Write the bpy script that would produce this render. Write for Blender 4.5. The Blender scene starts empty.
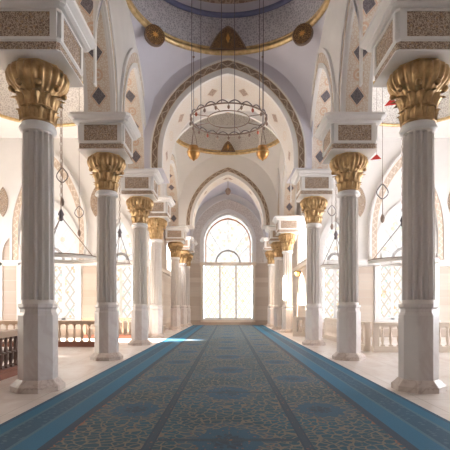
import bpy, math, random
from mathutils import Vector, Matrix
random.seed(4)
PI = math.pi
sc = bpy.context.scene
COL = sc.collection

# ------------------------------------------------------------------ materials
class NT:
    def __init__(s, name):
        s.m = bpy.data.materials.new(name); s.m.use_nodes = True
        s.t = s.m.node_tree; s.t.nodes.clear()
        s.out = s.t.nodes.new('ShaderNodeOutputMaterial')
    def n(s, typ, **kw):
        nd = s.t.nodes.new(typ)
        for k, v in kw.items():
            if k.startswith('_'): setattr(nd, k[1:], v)
        for k, v in kw.items():
            if k.startswith('_'): continue
            k2 = int(k[1:]) if (k[0] == 'i' and k[1:].isdigit()) else k
            s.put(nd.inputs[k2], v)
        return nd
    def put(s, sock, v):
        if isinstance(v, bpy.types.NodeSocket): s.t.links.new(v, sock)
        elif isinstance(v, bpy.types.Node): s.t.links.new(v.outputs[0], sock)
        else:
            if sock.type == 'RGBA' and not isinstance(v, (int, float)) and len(v) == 3: v = (*v, 1)
            sock.default_value = v
    def math(s, op, a, b=0.0, c=0.0):
        return s.n('ShaderNodeMath', _operation=op, i0=a, i1=b, i2=c).outputs[0]
    def mix(s, f, a, b):
        nd = s.n('ShaderNodeMix', _data_type='RGBA')
        s.put(nd.inputs[0], f); s.put(nd.inputs[6], a); s.put(nd.inputs[7], b)
        return nd.outputs[2]
    def ramp(s, f, stops, interp='LINEAR'):
        nd = s.n('ShaderNodeValToRGB', Fac=f); cr = nd.color_ramp; cr.interpolation = interp
        while len(cr.elements) < len(stops): cr.elements.new(0.5)
        for e, (p, c) in zip(cr.elements, stops):
            e.position = p; e.color = (*c, 1) if len(c) == 3 else c
        return nd.outputs[0]
    def coord(s, uv=False):
        return s.n('ShaderNodeTexCoord').outputs['UV' if uv else 'Object']
    def xyz(s, uv=False):
        sp = s.n('ShaderNodeSeparateXYZ', i0=s.coord(uv)); return sp.outputs
    def bsdf(s, color, rough=0.5, metal=0.0, spec=0.5, bump=None, bstr=0.2, bdist=0.02):
        b = s.n('ShaderNodeBsdfPrincipled')
        s.put(b.inputs['Base Color'], color); s.put(b.inputs['Roughness'], rough)
        s.put(b.inputs['Metallic'], metal); s.put(b.inputs['Specular IOR Level'], spec)
        if bump is not None:
            bn = s.n('ShaderNodeBump', Strength=bstr, Distance=bdist, Height=bump)
            s.put(b.inputs['Normal'], bn.outputs[0])
        s.put(s.out.inputs[0], b.outputs[0]); return s.m
    def less(s, a, b): return s.math('LESS_THAN', a, b)
    def gt(s, a, b): return s.math('GREATER_THAN', a, b)

def plain(name, c, rough=0.6, metal=0.0, spec=0.4, var=0.06, scale=1.5):
    t = NT(name)
    nz = t.n('ShaderNodeTexNoise', Vector=t.coord(), Scale=scale, Detail=5.0)
    d = tuple(max(0, x * (1 - var)) for x in c); u = tuple(min(1, x * (1 + var)) for x in c)
    return t.bsdf(t.mix(nz.outputs[0], d, u), rough, metal, spec)

def marble(name, c, v, rough=0.35, scale=1.2):
    t = NT(name); co = t.coord()
    n1 = t.n('ShaderNodeTexNoise', Vector=co, Scale=scale, Detail=8.0, Distortion=1.4)
    vein = t.math('ABSOLUTE', t.math('SUBTRACT', n1.outputs[0], 0.5))
    f = t.ramp(vein, [(0.0, (1, 1, 1)), (0.035, (0.25, .25, .25)), (0.12, (0, 0, 0))])
    n2 = t.n('ShaderNodeTexNoise', Vector=co, Scale=0.7, Detail=3.0)
    base = t.mix(n2.outputs[0], tuple(x * .93 for x in c), c)
    return t.bsdf(t.mix(f, base, v), rough, 0, .4)

def arabesque(name, dark, light, scale=9.0, bias=0.1, rough=0.6, hi=None, uv=False):
    """curling filigree: warped cell edges over a ground colour"""
    t = NT(name); co = t.coord(uv)
    w = t.n('ShaderNodeTexNoise', Vector=co, Scale=scale * .7, Detail=2.0)
    mixv = t.n('ShaderNodeMix', _data_type='VECTOR')
    t.put(mixv.inputs[0], 0.12); t.put(mixv.inputs[4], co); t.put(mixv.inputs[5], w.outputs[1])
    vo = t.n('ShaderNodeTexVoronoi', _feature='DISTANCE_TO_EDGE', Vector=mixv.outputs[1], Scale=scale)
    f = t.ramp(vo.outputs[0], [(bias * .5, (1, 1, 1)), (bias * 1.5, (0, 0, 0))])
    col = t.mix(f, dark, light)
    if hi:
        vo2 = t.n('ShaderNodeTexVoronoi', Vector=co, Scale=scale * .55)
        col = t.mix(t.less(vo2.outputs[0], 0.28), col, hi)
    return t.bsdf(col, rough, 0, .3, bump=f, bstr=.25)

def soffit(name, ground, filig, dia, flower, period=1.15, dw=0.5, dh=0.25, edge=(.8, .77, .74), ew=.82):
    t = NT(name); uv = t.xyz(True); u, v = uv[0], uv[1]
    au = t.math('ABSOLUTE', u)
    fr = t.math('FRACT', t.math('DIVIDE', v, period))
    d0 = t.math('MULTIPLY', t.math('ABSOLUTE', t.math('SUBTRACT', fr, .5)), period)
    dm = t.math('ADD', t.math('DIVIDE', au, dw), t.math('DIVIDE', d0, dh))
    nz = t.n('ShaderNodeTexVoronoi', _feature='DISTANCE_TO_EDGE', Vector=t.coord(), Scale=14.0)
    g = t.mix(t.ramp(nz.outputs[0], [(.04, (1, 1, 1)), (.14, (0, 0, 0))]), ground, filig)
    d1 = t.math('MULTIPLY', t.math('SUBTRACT', .5, t.math('ABSOLUTE', t.math('SUBTRACT', fr, .5))), period)
    rr = t.math('SQRT', t.math('ADD', t.math('POWER', t.math('MULTIPLY', u, .42), 2.0), t.math('POWER', d1, 2.0)))
    ring = t.math('MULTIPLY', t.less(rr, .2), t.gt(t.math('SINE', t.math('MULTIPLY', rr, 60.0)), -.3))
    g = t.mix(ring, g, flower)
    g = t.mix(t.math('MULTIPLY', t.less(dm, 1.28), t.gt(dm, 1.08)), g, flower)
    dd = t.mix(t.ramp(nz.outputs[0], [(.03, (1, 1, 1)), (.1, (0, 0, 0))]), dia, tuple(min(1, x * 1.7) for x in dia))
    g = t.mix(t.less(dm, 1.0), g, dd)
    g = t.mix(t.gt(au, ew), g, edge)
    return t.bsdf(g, .6, 0, .3)

def band_mat(name, dark, light, gold, per=.34):
    """ornament running along an arch; uv: u in -1..1 across, v metres along"""
    t = NT(name); uv = t.xyz(True); u, v = uv[0], uv[1]
    au = t.math('ABSOLUTE', u)
    ph = t.math('MULTIPLY', v, 2 * PI / per)
    s1 = t.math('MULTIPLY', t.math('SINE', ph), .55)
    w1 = t.less(t.math('ABSOLUTE', t.math('SUBTRACT', u, s1)), .2)
    w2 = t.less(t.math('ABSOLUTE', t.math('ADD', u, s1)), .2)
    vo = t.n('ShaderNodeTexVoronoi', Vector=t.coord(), Scale=16.0)
    f = t.math('MAXIMUM', t.math('MULTIPLY', w1, t.gt(vo.outputs[0], .2)), t.math('MULTIPLY', t.less(vo.outputs[0], .3), t.math('SUBTRACT', 1.0, w2)))
    c = t.mix(f, dark, light)
    c = t.mix(t.gt(au, .84), c, gold)
    return t.bsdf(c, .55, 0, .3, bump=f, bstr=.3)

def pane_mat(name, strength, tint=(1, .97, .92), line=(.75, .55, .38), sc_=3.0, amt=.75):
    """sunlit leaded glass: pale glass glowing with daylight, with ochre tracery lines"""
    t = NT(name); x = t.xyz()
    ax = t.math('ADD', x[0], x[1])
    def lat(p, q):
        return t.math('ABSOLUTE', t.math('SINE', t.math('ADD', t.math('MULTIPLY', ax, p), t.math('MULTIPLY', x[2], q))))
    a = lat(sc_ * 2.2, sc_ * 1.5); b = lat(sc_ * 2.2, -sc_ * 1.5)
    ln = t.less(t.math('MINIMUM', a, b), .3)
    vo = t.n('ShaderNodeTexVoronoi', Vector=t.coord(), Scale=sc_ * 1.4)
    vf = t.less(vo.outputs[0], .3)
    vcol = t.ramp(t.n('ShaderNodeTexNoise', Vector=t.coord(), Scale=2.2).outputs[0],
                  [(.4, (.95, .55, .25)), (.5, (1, .8, .4)), (.6, (.6, .8, .75))])
    c = t.mix(t.math('MULTIPLY', ln, amt), tint, line)
    c = t.mix(t.math('MULTIPLY', vf, amt), c, vcol)
    e = t.n('ShaderNodeEmission', Color=c, Strength=strength)
    g = t.n('ShaderNodeBsdfGlossy', Color=(.9, .9, .9), Roughness=.1)
    mx = t.n('ShaderNodeMixShader', Fac=.04, i1=e.outputs[0], i2=g.outputs[0])
    t.put(t.out.inputs[0], mx.outputs[0]); return t.m

def stone_mat(name, a, b, course=.42, mortar=(.6, .54, .48)):
    t = NT(name); x = t.xyz()
    row = t.math('FLOOR', t.math('DIVIDE', x[2], course))
    alt = t.math('FRACT', t.math('MULTIPLY', t.math('SINE', t.math('MULTIPLY', row, 12.99)), 43.7))
    st = t.n('ShaderNodeCombineXYZ', X=t.math('MULTIPLY', x[0], .6), Y=t.math('MULTIPLY', x[1], .6), Z=t.math('MULTIPLY', x[2], 5.0))
    nz = t.n('ShaderNodeTexNoise', Vector=st.outputs[0], Scale=1.0, Detail=5.0)
    c = t.mix(t.math('ADD', t.math('MULTIPLY', alt, .6), t.math('MULTIPLY', nz.outputs[0], .4)), a, b)
    fr = t.math('FRACT', t.math('DIVIDE', x[2], course))
    c = t.mix(t.less(fr, .05), c, mortar)
    return t.bsdf(c, .55, 0, .35)

def floor_mat():
    t = NT('floor_marble'); x = t.xyz()
    fx = t.math('FRACT', t.math('MULTIPLY', x[0], .9)); fy = t.math('FRACT', t.math('MULTIPLY', x[1], .9))
    g = t.math('MAXIMUM', t.less(fx, .018), t.less(fy, .018))
    st = t.n('ShaderNodeCombineXYZ', X=x[0], Y=t.math('MULTIPLY', x[1], .45), Z=x[2])
    nz = t.n('ShaderNodeTexNoise', Vector=st.outputs[0], Scale=1.6, Detail=8.0, Distortion=1.0)
    c = t.ramp(nz.outputs[0], [(.3, (.66, .55, .49)), (.5, (.78, .70, .65)), (.7, (.84, .78, .74))])
    c = t.mix(g, c, (.6, .52, .46))
    return t.bsdf(c, .3, 0, .45)

def carpet_mat():
    t = NT('carpet_wool'); x = t.xyz(); X, Y = x[0], x[1]
    ax = t.math('ABSOLUTE', X)
    co = t.coord()
    # arabesque of the field
    w = t.n('ShaderNodeTexNoise', Vector=co, Scale=3.0, Detail=2.0)
    mv = t.n('ShaderNodeMix', _data_type='VECTOR'); t.put(mv.inputs[0], .1); t.put(mv.inputs[4], co); t.put(mv.inputs[5], w.outputs[1])
    v1 = t.n('ShaderNodeTexVoronoi', _feature='DISTANCE_TO_EDGE', Vector=mv.outputs[1], Scale=8.5)
    v2 = t.n('ShaderNodeTexVoronoi', Vector=mv.outputs[1], Scale=13.0)
    f1 = t.less(v1.outputs[0], .075); f2 = t.less(v2.outputs[0], .2)
    big = t.n('ShaderNodeTexNoise', Vector=co, Scale=.9, Detail=1.0)
    NAVY = (.02, .055, .10); TEAL = (.02, .10, .18); TAN = (.20, .175, .145); RUST = (.28, .12, .07)
    ground = t.mix(t.ramp(big.outputs[0], [(.38, (0, 0, 0)), (.62, (1, 1, 1))]), (.014, .075, .115), (.008, .105, .17))
    c = t.mix(f1, ground, TAN)
    c = t.mix(f2, c, t.mix(t.gt(big.outputs[0], .56), (.16, .16, .15), RUST))
    # side-strip medallions every 3.2 m, and octagons along the centre line
    def medal(cx, per, off, rx, ry, c):
        fy = t.math('MULTIPLY', t.math('SUBTRACT', t.math('FRACT', t.math('DIVIDE', t.math('ADD', Y, off), per)), .5), per)
        dx = t.math('DIVIDE', t.math('SUBTRACT', ax, cx), rx); dy = t.math('DIVIDE', fy, ry)
        an = t.math('ARCTAN2', dy, dx)
        r = t.math('SQRT', t.math('ADD', t.math('MULTIPLY', dx, dx), t.math('MULTIPLY', dy, dy)))
        r = t.math('ADD', r, t.math('MULTIPLY', t.math('SINE', t.math('MULTIPLY', an, 12.0)), .06))
        c = t.mix(t.math('MULTIPLY', t.less(r, 1.25), t.math('SUBTRACT', 1.0, f1)), c, t.mix(f2, (.05, .11, .16), RUST))
        c = t.mix(t.math('MULTIPLY', t.less(r, .85), t.math('SUBTRACT', 1.0, f2)), c, TEAL)
        c = t.mix(t.math('MULTIPLY', t.less(r, .4), t.math('SUBTRACT', 1.0, f1)), c, NAVY)
        return c
    c = medal(1.42, 3.0, .55, .42, .55, c)
    c = medal(0.0, 3.0, 2.2, .46, .7, c)
    # frame lines of the central strip and cross bands
    def line(c, x0, x1, col, m=None):
        f = t.math('MULTIPLY', t.gt(ax, x0), t.less(ax, x1))
        if m is not None: f = t.math('MULTIPLY', f, m)
        return t.mix(f, c, col)
    c = line(c, .85, .875, NAVY); c = line(c, .875, .945, t.mix(f2, (.03, .07, .11), RUST)); c = line(c, .945, .97, NAVY)
    fy = t.math('FRACT', t.math('DIVIDE', t.math('ADD', Y, .7), 3.0))
    c = t.mix(t.math('MULTIPLY', t.less(fy, .035), t.less(ax, .84)), c, t.mix(f2, (.03, .07, .11), RUST))
    # stripes of the border
    small = t.n('ShaderNodeTexVoronoi', Vector=co, Scale=11.0)
    fs = t.less(small.outputs[0], .3)
    c = line(c, 1.96, 2.02, RUST, f1); 
    c = line(c, 2.0, 2.12, NAVY); c = line(c, 2.12, 2.42, (.006, .15, .29))
    c = line(c, 2.42, 2.47, (.06, .17, .25)); c = line(c, 2.47, 2.77, t.mix(fs, (.014, .09, .17), (.06, .15, .22)))
    c = line(c, 2.77, 2.82, (.06, .17, .25)); c = line(c, 2.82, 3.0, (.005, .15, .28)); c = line(c, 3.0, 4.0, (.012, .09, .18))
    fz = t.n('ShaderNodeTexNoise', Vector=co, Scale=60.0, Detail=2.0)
    c = t.mix(.1, c, t.mix(fz.outputs[0], tuple([.0] * 3), (.2, .3, .38)))
    return t.bsdf(c, .62, 0, .3, bump=fz.outputs[0], bstr=.3, bdist=.01)

def gold_mat(name, a, b, rough=.36, metal=.8):
    t = NT(name)
    nz = t.n('ShaderNodeTexNoise', Vector=t.coord(), Scale=6.0, Detail=4.0)
    c = t.mix(t.ramp(nz.outputs[0], [(.25, (0, 0, 0)), (.7, (1, 1, 1))]), a, b)
    return t.bsdf(c, rough, metal, .5, bump=nz.outputs[0], bstr=.08, bdist=.01)

def medal_mat(name, dark, gold, scale=26):
    t = NT(name)
    vo = t.n('ShaderNodeTexVoronoi', _feature='DISTANCE_TO_EDGE', Vector=t.coord(), Scale=scale)
    f = t.ramp(vo.outputs[0], [(.03, (1, 1, 1)), (.1, (0, 0, 0))])
    return t.bsdf(t.mix(f, dark, gold), .45, .2, .4, bump=f, bstr=.3)

M = {}
M['marble'] = marble('column_marble', (.77, .72, .68), (.73, .675, .635), scale=.4)
M['marble_base'] = marble('pedestal_marble', (.74, .69, .665), (.64, .57, .55), scale=.6)
M['plinth'] = marble('plinth_marble', (.70, .61, .55), (.52, .42, .37), scale=2)
M['plaster'] = plain('white_plaster', (.84, .81, .78), .65)
M['lavender'] = plain('lavender_plaster', (.66, .64, .71), .7)
M['frame'] = plain('white_moulding', (.82, .795, .775), .5)
M['dome'] = arabesque('dome_filigree', (.42, .40, .44), (.66, .63, .66), 11.0, .13)
M['domeB'] = arabesque('dome_warm_filigree', (.60, .55, .51), (.80, .76, .71), 11.0, .13)
M['dome_brown'] = arabesque('dome_brown_scrolls', (.30, .20, .15), (.52, .40, .32), 6.0, .12)
M['dome_blue'] = plain('dome_blue_ring', (.16, .17, .30), .6)
M['panel'] = arabesque('panel_scrolls', (.26, .18, .135), (.60, .49, .39), 22.0, .1, hi=(.46, .32, .2))
M['band'] = band_mat('arch_scrolls', (.27, .19, .135), (.52, .42, .33), (.66, .52, .37), .5)
M['band_pale'] = band_mat('pale_arch_scrolls', (.62, .50, .40), (.80, .72, .63), (.74, .56, .40))
M['speckle'] = arabesque('pale_arch_tracery', (.62, .55, .50), (.78, .72, .67), 9.0, .12)
M['soffit'] = soffit('soffit_diamonds', (.80, .73, .65), (.70, .57, .45), (.15, .13, .14), (.70, .50, .36))
M['soffit2'] = soffit('white_soffit_motifs', (.84, .79, .74), (.80, .72, .64), (.42, .31, .25), (.80, .70, .60), period=1.75, dw=.3, dh=.22, edge=(.85, .82, .79), ew=.9)
M['gold'] = gold_mat('gilded_leaf', (.27, .155, .07), (.62, .43, .22), .36)
M['goldrim'] = gold_mat('gold_moulding', (.55, .36, .15), (.86, .66, .36), .4, .6)
M['lampgold'] = gold_mat('lamp_brass', (.32, .15, .04), (.70, .40, .15), .3, .7)
M['medal'] = medal_mat('medallion_gilt', (.09, .05, .035), (.55, .33, .14))
M['amber'] = plain('amber_enamel', (.78, .42, .12), .35)
M['iron'] = plain('dark_iron', (.16, .14, .15), .5, .5)
M['bronze'] = plain('aged_bronze', (.30, .22, .18), .5, .4)
M['red'] = plain('red_cloth', (.62, .04, .03), .7)
M['redlamp'] = plain('red_glass', (.55, .14, .09), .2)
M['stone'] = stone_mat('striped_stone', (.50, .39, .31), (.74, .66, .58))
M['niche'] = stone_mat('brown_stone', (.48, .38, .31), (.62, .52, .44), .6)
M['floor'] = floor_mat()
M['carpet'] = carpet_mat()
M['wood'] = plain('tan_wood', (.52, .38, .28), .45)
M['wooddark'] = plain('dark_wood', (.16, .10, .08), .4)
M['terra'] = plain('red_brown_stone', (.24, .10, .065), .5)
M['cream'] = plain('cream_stone', (.80, .70, .60), .5)
M['pane'] = pane_mat('leaded_glass_bright', .86, line=(.72, .58, .46))
M['pane_end'] = pane_mat('leaded_glass_ochre', 1.05, (1, .97, .93), (.85, .60, .42), 2.6, .8)
M['lunette'] = pane_mat('lunette_glass', .9, (1, .98, .95), (.75, .7, .66), 1.6, .5)
M['pane_fill'] = pane_mat('fill_glass', 11.5, (1, .96, .9))  # strong glow for the added window out of view, lights the left aisle
M['pane_high'] = pane_mat('high_side_glass', 3.6, (1, .97, .92))  # pane glass with extra glow put in to brighten the far nave
M['rose'] = plain('rose_tracery', (.85, .40, .22), .5)
M['alabaster'] = plain('alabaster', (.80, .77, .73), .3)
M['grille'] = plain('grey_leading', (.46, .43, .42), .5)

# ------------------------------------------------------------------ mesh builder
class MB:
    def __init__(s): s.v = []; s.f = []; s.mi = []; s.uv = []; s.sm = []
    def face(s, pts, m=0, uv=None, smooth=False):
        i = len(s.v); s.v += [tuple(p) for p in pts]
        s.f.append(tuple(range(i, i + len(pts)))); s.mi.append(m); s.uv.append(uv); s.sm.append(smooth)
    def grid(s, rows, m=0, closed=False, smooth=True, uvs=None, flip=False):
        b = len(s.v); nr = len(rows); nc = len(rows[0])
        for r in rows: s.v += [tuple(p) for p in r]
        for i in range(nr - 1):
            for j in range(nc if closed else nc - 1):
                k = (j + 1) % nc
                q = (b + i * nc + j, b + i * nc + k, b + (i + 1) * nc + k, b + (i + 1) * nc + j)
                if flip: q = q[::-1]
                s.f.append(q); s.mi.append(m); s.sm.append(smooth)
                if uvs:
                    w = [uvs[i][j], uvs[i][k], uvs[i + 1][k], uvs[i + 1][j]]
                    s.uv.append(w[::-1] if flip else w)
                else: s.uv.append(None)
    def cap(s, ring, m=0, flip=False):
        s.face(ring[::-1] if flip else ring, m)
    def box(s, x0, x1, y0, y1, z0, z1, m=0):
        s.prism([(x0, y0), (x1, y0), (x1, y1), (x0, y1)], z0, z1, m)
    def prism(s, poly, z0, z1, m=0, poly1=None):
        p1 = poly1 or poly; n = len(poly)
        lo = [(x, y, z0) for x, y in poly]; hi = [(x, y, z1) for x, y in p1]
        b = len(s.v); s.v += lo + hi
        def add(f): s.f.append(f); s.mi.append(m); s.uv.append(None); s.sm.append(False)
        for i in range(n):
            j = (i + 1) % n; add((b + i, b + j, b + n + j, b + n + i))
        add(tuple(b + i for i in range(n))[::-1]); add(tuple(b + n + i for i in range(n)))
    def lathe(s, prof, n=32, c=(0, 0, 0), m=0, fn=None, smooth=True, caps=True):
        rows = []
        for r, z in prof:
            rows.append([(c[0] + (fn(r, z, 2 * PI * k / n) if fn else r) * math.cos(2 * PI * k / n),
                          c[1] + (fn(r, z, 2 * PI * k / n) if fn else r) * math.sin(2 * PI * k / n), c[2] + z) for k in range(n)])
        s.grid(rows, m, True, smooth)
        if caps:
            s.cap(rows[0], m, True); s.cap(rows[-1], m)
    def tube(s, pts, r, n=8, m=0, closed=False):
        pts = [Vector(p) for p in pts]; rows = []; N = len(pts)
        for i, p in enumerate(pts):
            if closed: d = pts[(i + 1) % N] - pts[i - 1]
            else: d = pts[min(i + 1, N - 1)] - pts[max(i - 1, 0)]
            d.normalize()
            a = Vector((0, 0, 1)) if abs(d.z) < .9 else Vector((1, 0, 0))
            e1 = d.cross(a).normalized(); e2 = d.cross(e1)
            rr = r[i] if isinstance(r, (list, tuple)) else r
            rows.append([p + rr * (math.cos(2 * PI * k / n) * e1 + math.sin(2 * PI * k / n) * e2) for k in range(n)])
        if closed: rows.append(rows[0])
        s.grid(rows, m, True, True)
        if not closed: s.cap(rows[0], m, True); s.cap(rows[-1], m)
    def ring(s, c, R, r, n=48, k=8, m=0, sy=1.0):
        s.tube([(c[0] + R * math.cos(2 * PI * i / n), c[1] + R * sy * math.sin(2 * PI * i / n), c[2]) for i in range(n)], r, k, m, True)
    def sphere(s, c, r, m=0, sz=1.0, n=12):
        s.lathe([(r * math.sin(PI * i / n) + 1e-4, -r * sz * math.cos(PI * i / n)) for i in range(n + 1)], n * 2, c, m, caps=False)
    def build(s, name, mats, parent=None, loc=None):
        me = bpy.data.meshes.new(name)
        me.from_pydata([tuple(v) for v in s.v], [], s.f)
        if not isinstance(mats, (list, tuple)): mats = [mats]
        for m in mats: me.materials.append(m)
        me.polygons.foreach_set('material_index', s.mi)
        me.polygons.foreach_set('use_smooth', s.sm)
        if any(u is not None for u in s.uv):
            uvl = me.uv_layers.new(name='UVMap')
            for p, u in zip(me.polygons, s.uv):
                if u:
                    for li, c in zip(p.loop_indices, u): uvl.data[li].uv = c
        me.validate(); me.update()
        o = bpy.data.objects.new(name, me); COL.objects.link(o)
        if parent: o.parent = parent
        if loc: o.location = loc
        return o

def tag(o, label, cat, group=None, kind=None):
    o['label'] = label; o['category'] = cat
    if group: o['group'] = group
    if kind: o['kind'] = kind
    return o
def thing(name, label, cat, loc=(0, 0, 0), group=None, rz=0):
    o = bpy.data.objects.new(name, None); COL.objects.link(o); o.location = loc; o.rotation_euler = (0, 0, rz)
    o.empty_display_size = .2
    return tag(o, label, cat, group)
def struct(mb, name, mats):
    o = mb.build(name, mats); o['kind'] = 'structure'; return o
def copy_tree(o, parent=None):
    c = o.copy(); COL.objects.link(c)
    if parent: c.parent = parent
    for ch in list(o.children): copy_tree(ch, c)
    return c

# ------------------------------------------------------------------ arches and walls
def arch_pts(half, rise, n=24):
    """(s, h) from -half to +half: two-centred pointed arch, stretched to the rise"""
    k = max(rise / half, 1.08)
    c = (k * k - 1) * half / 2; r = half + c
    a1 = math.acos(c / r); sc_ = rise / (k * half)
    right = [(r * math.cos(a1 * i / n) - c, r * math.sin(a1 * i / n) * sc_) for i in range(n + 1)]
    left = [(-s_, h) for s_, h in right]
    return left + right[::-1][1:]

def path(half, spring, apex, zbot, n=24):
    p = [(s_, spring + h) for s_, h in arch_pts(half, apex - spring, n)]
    if zbot < spring - 1e-6: p = [(-half, zbot)] + p + [(half, zbot)]
    return p

def P(axis, s_, b, z):
    return (s_, b, z) if axis == 'x' else (b, s_, z)

def pierced_wall(mb, axis, a0, a1, b0, b1, z0, z1, ops, mf=0, mb_=0, mr=1):
    """wall along axis from a0 to a1, thickness b0..b1, with arched openings (centre, half, zbot, spring, apex)"""
    ops = sorted(ops); cur = a0
    def quad(s0, s1, za0, za1, zb0, zb1):
        for b, m in ((b0, mf), (b1, mb_)):
            mb.face([P(axis, s0, b, za0), P(axis, s1, b, za1), P(axis, s1, b, zb1), P(axis, s0, b, zb0)], m)
    for c, h, zb, sp, ap in ops:
        if c - h > cur + 1e-4: quad(cur, c - h, z0, z0, z1, z1)
        pts = [(c + s_, spz + 0) for s_, spz in [(q[0], sp + q[1]) for q in arch_pts(h, ap - sp)]]
        for (s0, h0), (s1, h1) in zip(pts, pts[1:]):
            if s1 - s0 > 1e-6: quad(s0, s1, h0, h1, z1, z1)
        if zb > z0 + 1e-4: quad(c - h, c + h, z0, z0, zb, zb)
        full = [(c + s_, z) for s_, z in path(h, sp, ap, zb)]
        v = 0; rows = []; uvs = []
        for i, (s_, z) in enumerate(full):
            if i: v += math.hypot(s_ - full[i - 1][0], z - full[i - 1][1])
            rows.append([P(axis, s_, b0, z), P(axis, s_, b1, z)]); uvs.append([(-1, v), (1, v)])
        # mirrored so the pattern meets at the apex
        for i in range(len(uvs)): uvs[i] = [(-1, min(uvs[i][0][1], v - uvs[i][0][1])), (1, min(uvs[i][0][1], v - uvs[i][0][1]))]
        mb.grid(rows, mr, False, True, uvs)
        if zb > z0 + 1e-4:
            mb.face([P(axis, c - h, b0, zb), P(axis, c + h, b0, zb), P(axis, c + h, b1, zb), P(axis, c - h, b1, zb)], mr)
        cur = c + h
    if cur < a1 - 1e-4: quad(cur, a1, z0, z0, z1, z1)
    edge = a0
    for c, h, zb, sp, ap in ops + [(a1, 0, z0, 0, 0)]:
        if c - h > edge + 1e-4 and zb <= z0 + 1e-4:
            mb.face([P(axis, edge, b0, z0), P(axis, c - h, b0, z0), P(axis, c - h, b1, z0), P(axis, edge, b1, z0)], mf); edge = c + h
    for a in (a0, a1):
        mb.face([P(axis, a, b0, z0), P(axis, a, b1, z0), P(axis, a, b1, z1), P(axis, a, b0, z1)], mf)
    mb.face([P(axis, a0, b0, z1), P(axis, a1, b0, z1), P(axis, a1, b1, z1), P(axis, a0, b1, z1)], mf)

def arch_band(mb, axis, c, hi, ai, ho, ao, spring, zbot, b0, b1, m=0, me=0, n=24):
    """raised moulding between an inner (hi, ai) and outer (ho, ao) pointed curve, from depth b0 (face) to b1"""
    pi_ = path(hi, spring, ai, zbot, n); po = path(ho, spring, ao, zbot, n)
    v = [0]
    for i in range(1, len(pi_)): v.append(v[-1] + math.hypot(pi_[i][0] - pi_[i - 1][0], pi_[i][1] - pi_[i - 1][1]))
    A = [P(axis, c + s_, b0, z) for s_, z in pi_]; B = [P(axis, c + s_, b0, z) for s_, z in po]
    A1 = [P(axis, c + s_, b1, z) for s_, z in pi_]; B1 = [P(axis, c + s_, b1, z) for s_, z in po]
    mb.grid([A, B], m, False, False, [[(-1, x) for x in v], [(1, x) for x in v]])
    mb.grid([A1, A], me, False, True); mb.grid([B, B1], me, False, True)
    for k in (0, -1): mb.face([A[k], B[k], B1[k], A1[k]], me)

NX, WT = 3.38, .8            # nave face of the arcades and their thickness
ZB = 7.2                     # top of the impost blocks
trim_n = [0]
def trim(mb, mats):
    trim_n[0] += 1; return struct(mb, 'trim_%d' % trim_n[0], mats)

# ------------------------------------------------------------------ floor, carpet
m = MB(); m.box(-15, 15, -4, 41, -.3, 0); struct(m, 'floor', [M['floor']])
m = MB(); m.box(-3.07, 3.07, -1.5, 39.6, 0, .018)
c = m.build('carpet', M['carpet'])
tag(c, 'long deep blue patterned carpet with striped border running down the nave', 'carpet')

# ------------------------------------------------------------------ columns
def octo(r, rot=PI / 8):
    return [(r * math.cos(rot + i * PI / 4) / math.cos(PI / 8), r * math.sin(rot + i * PI / 4) / math.cos(PI / 8)) for i in range(8)]

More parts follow.
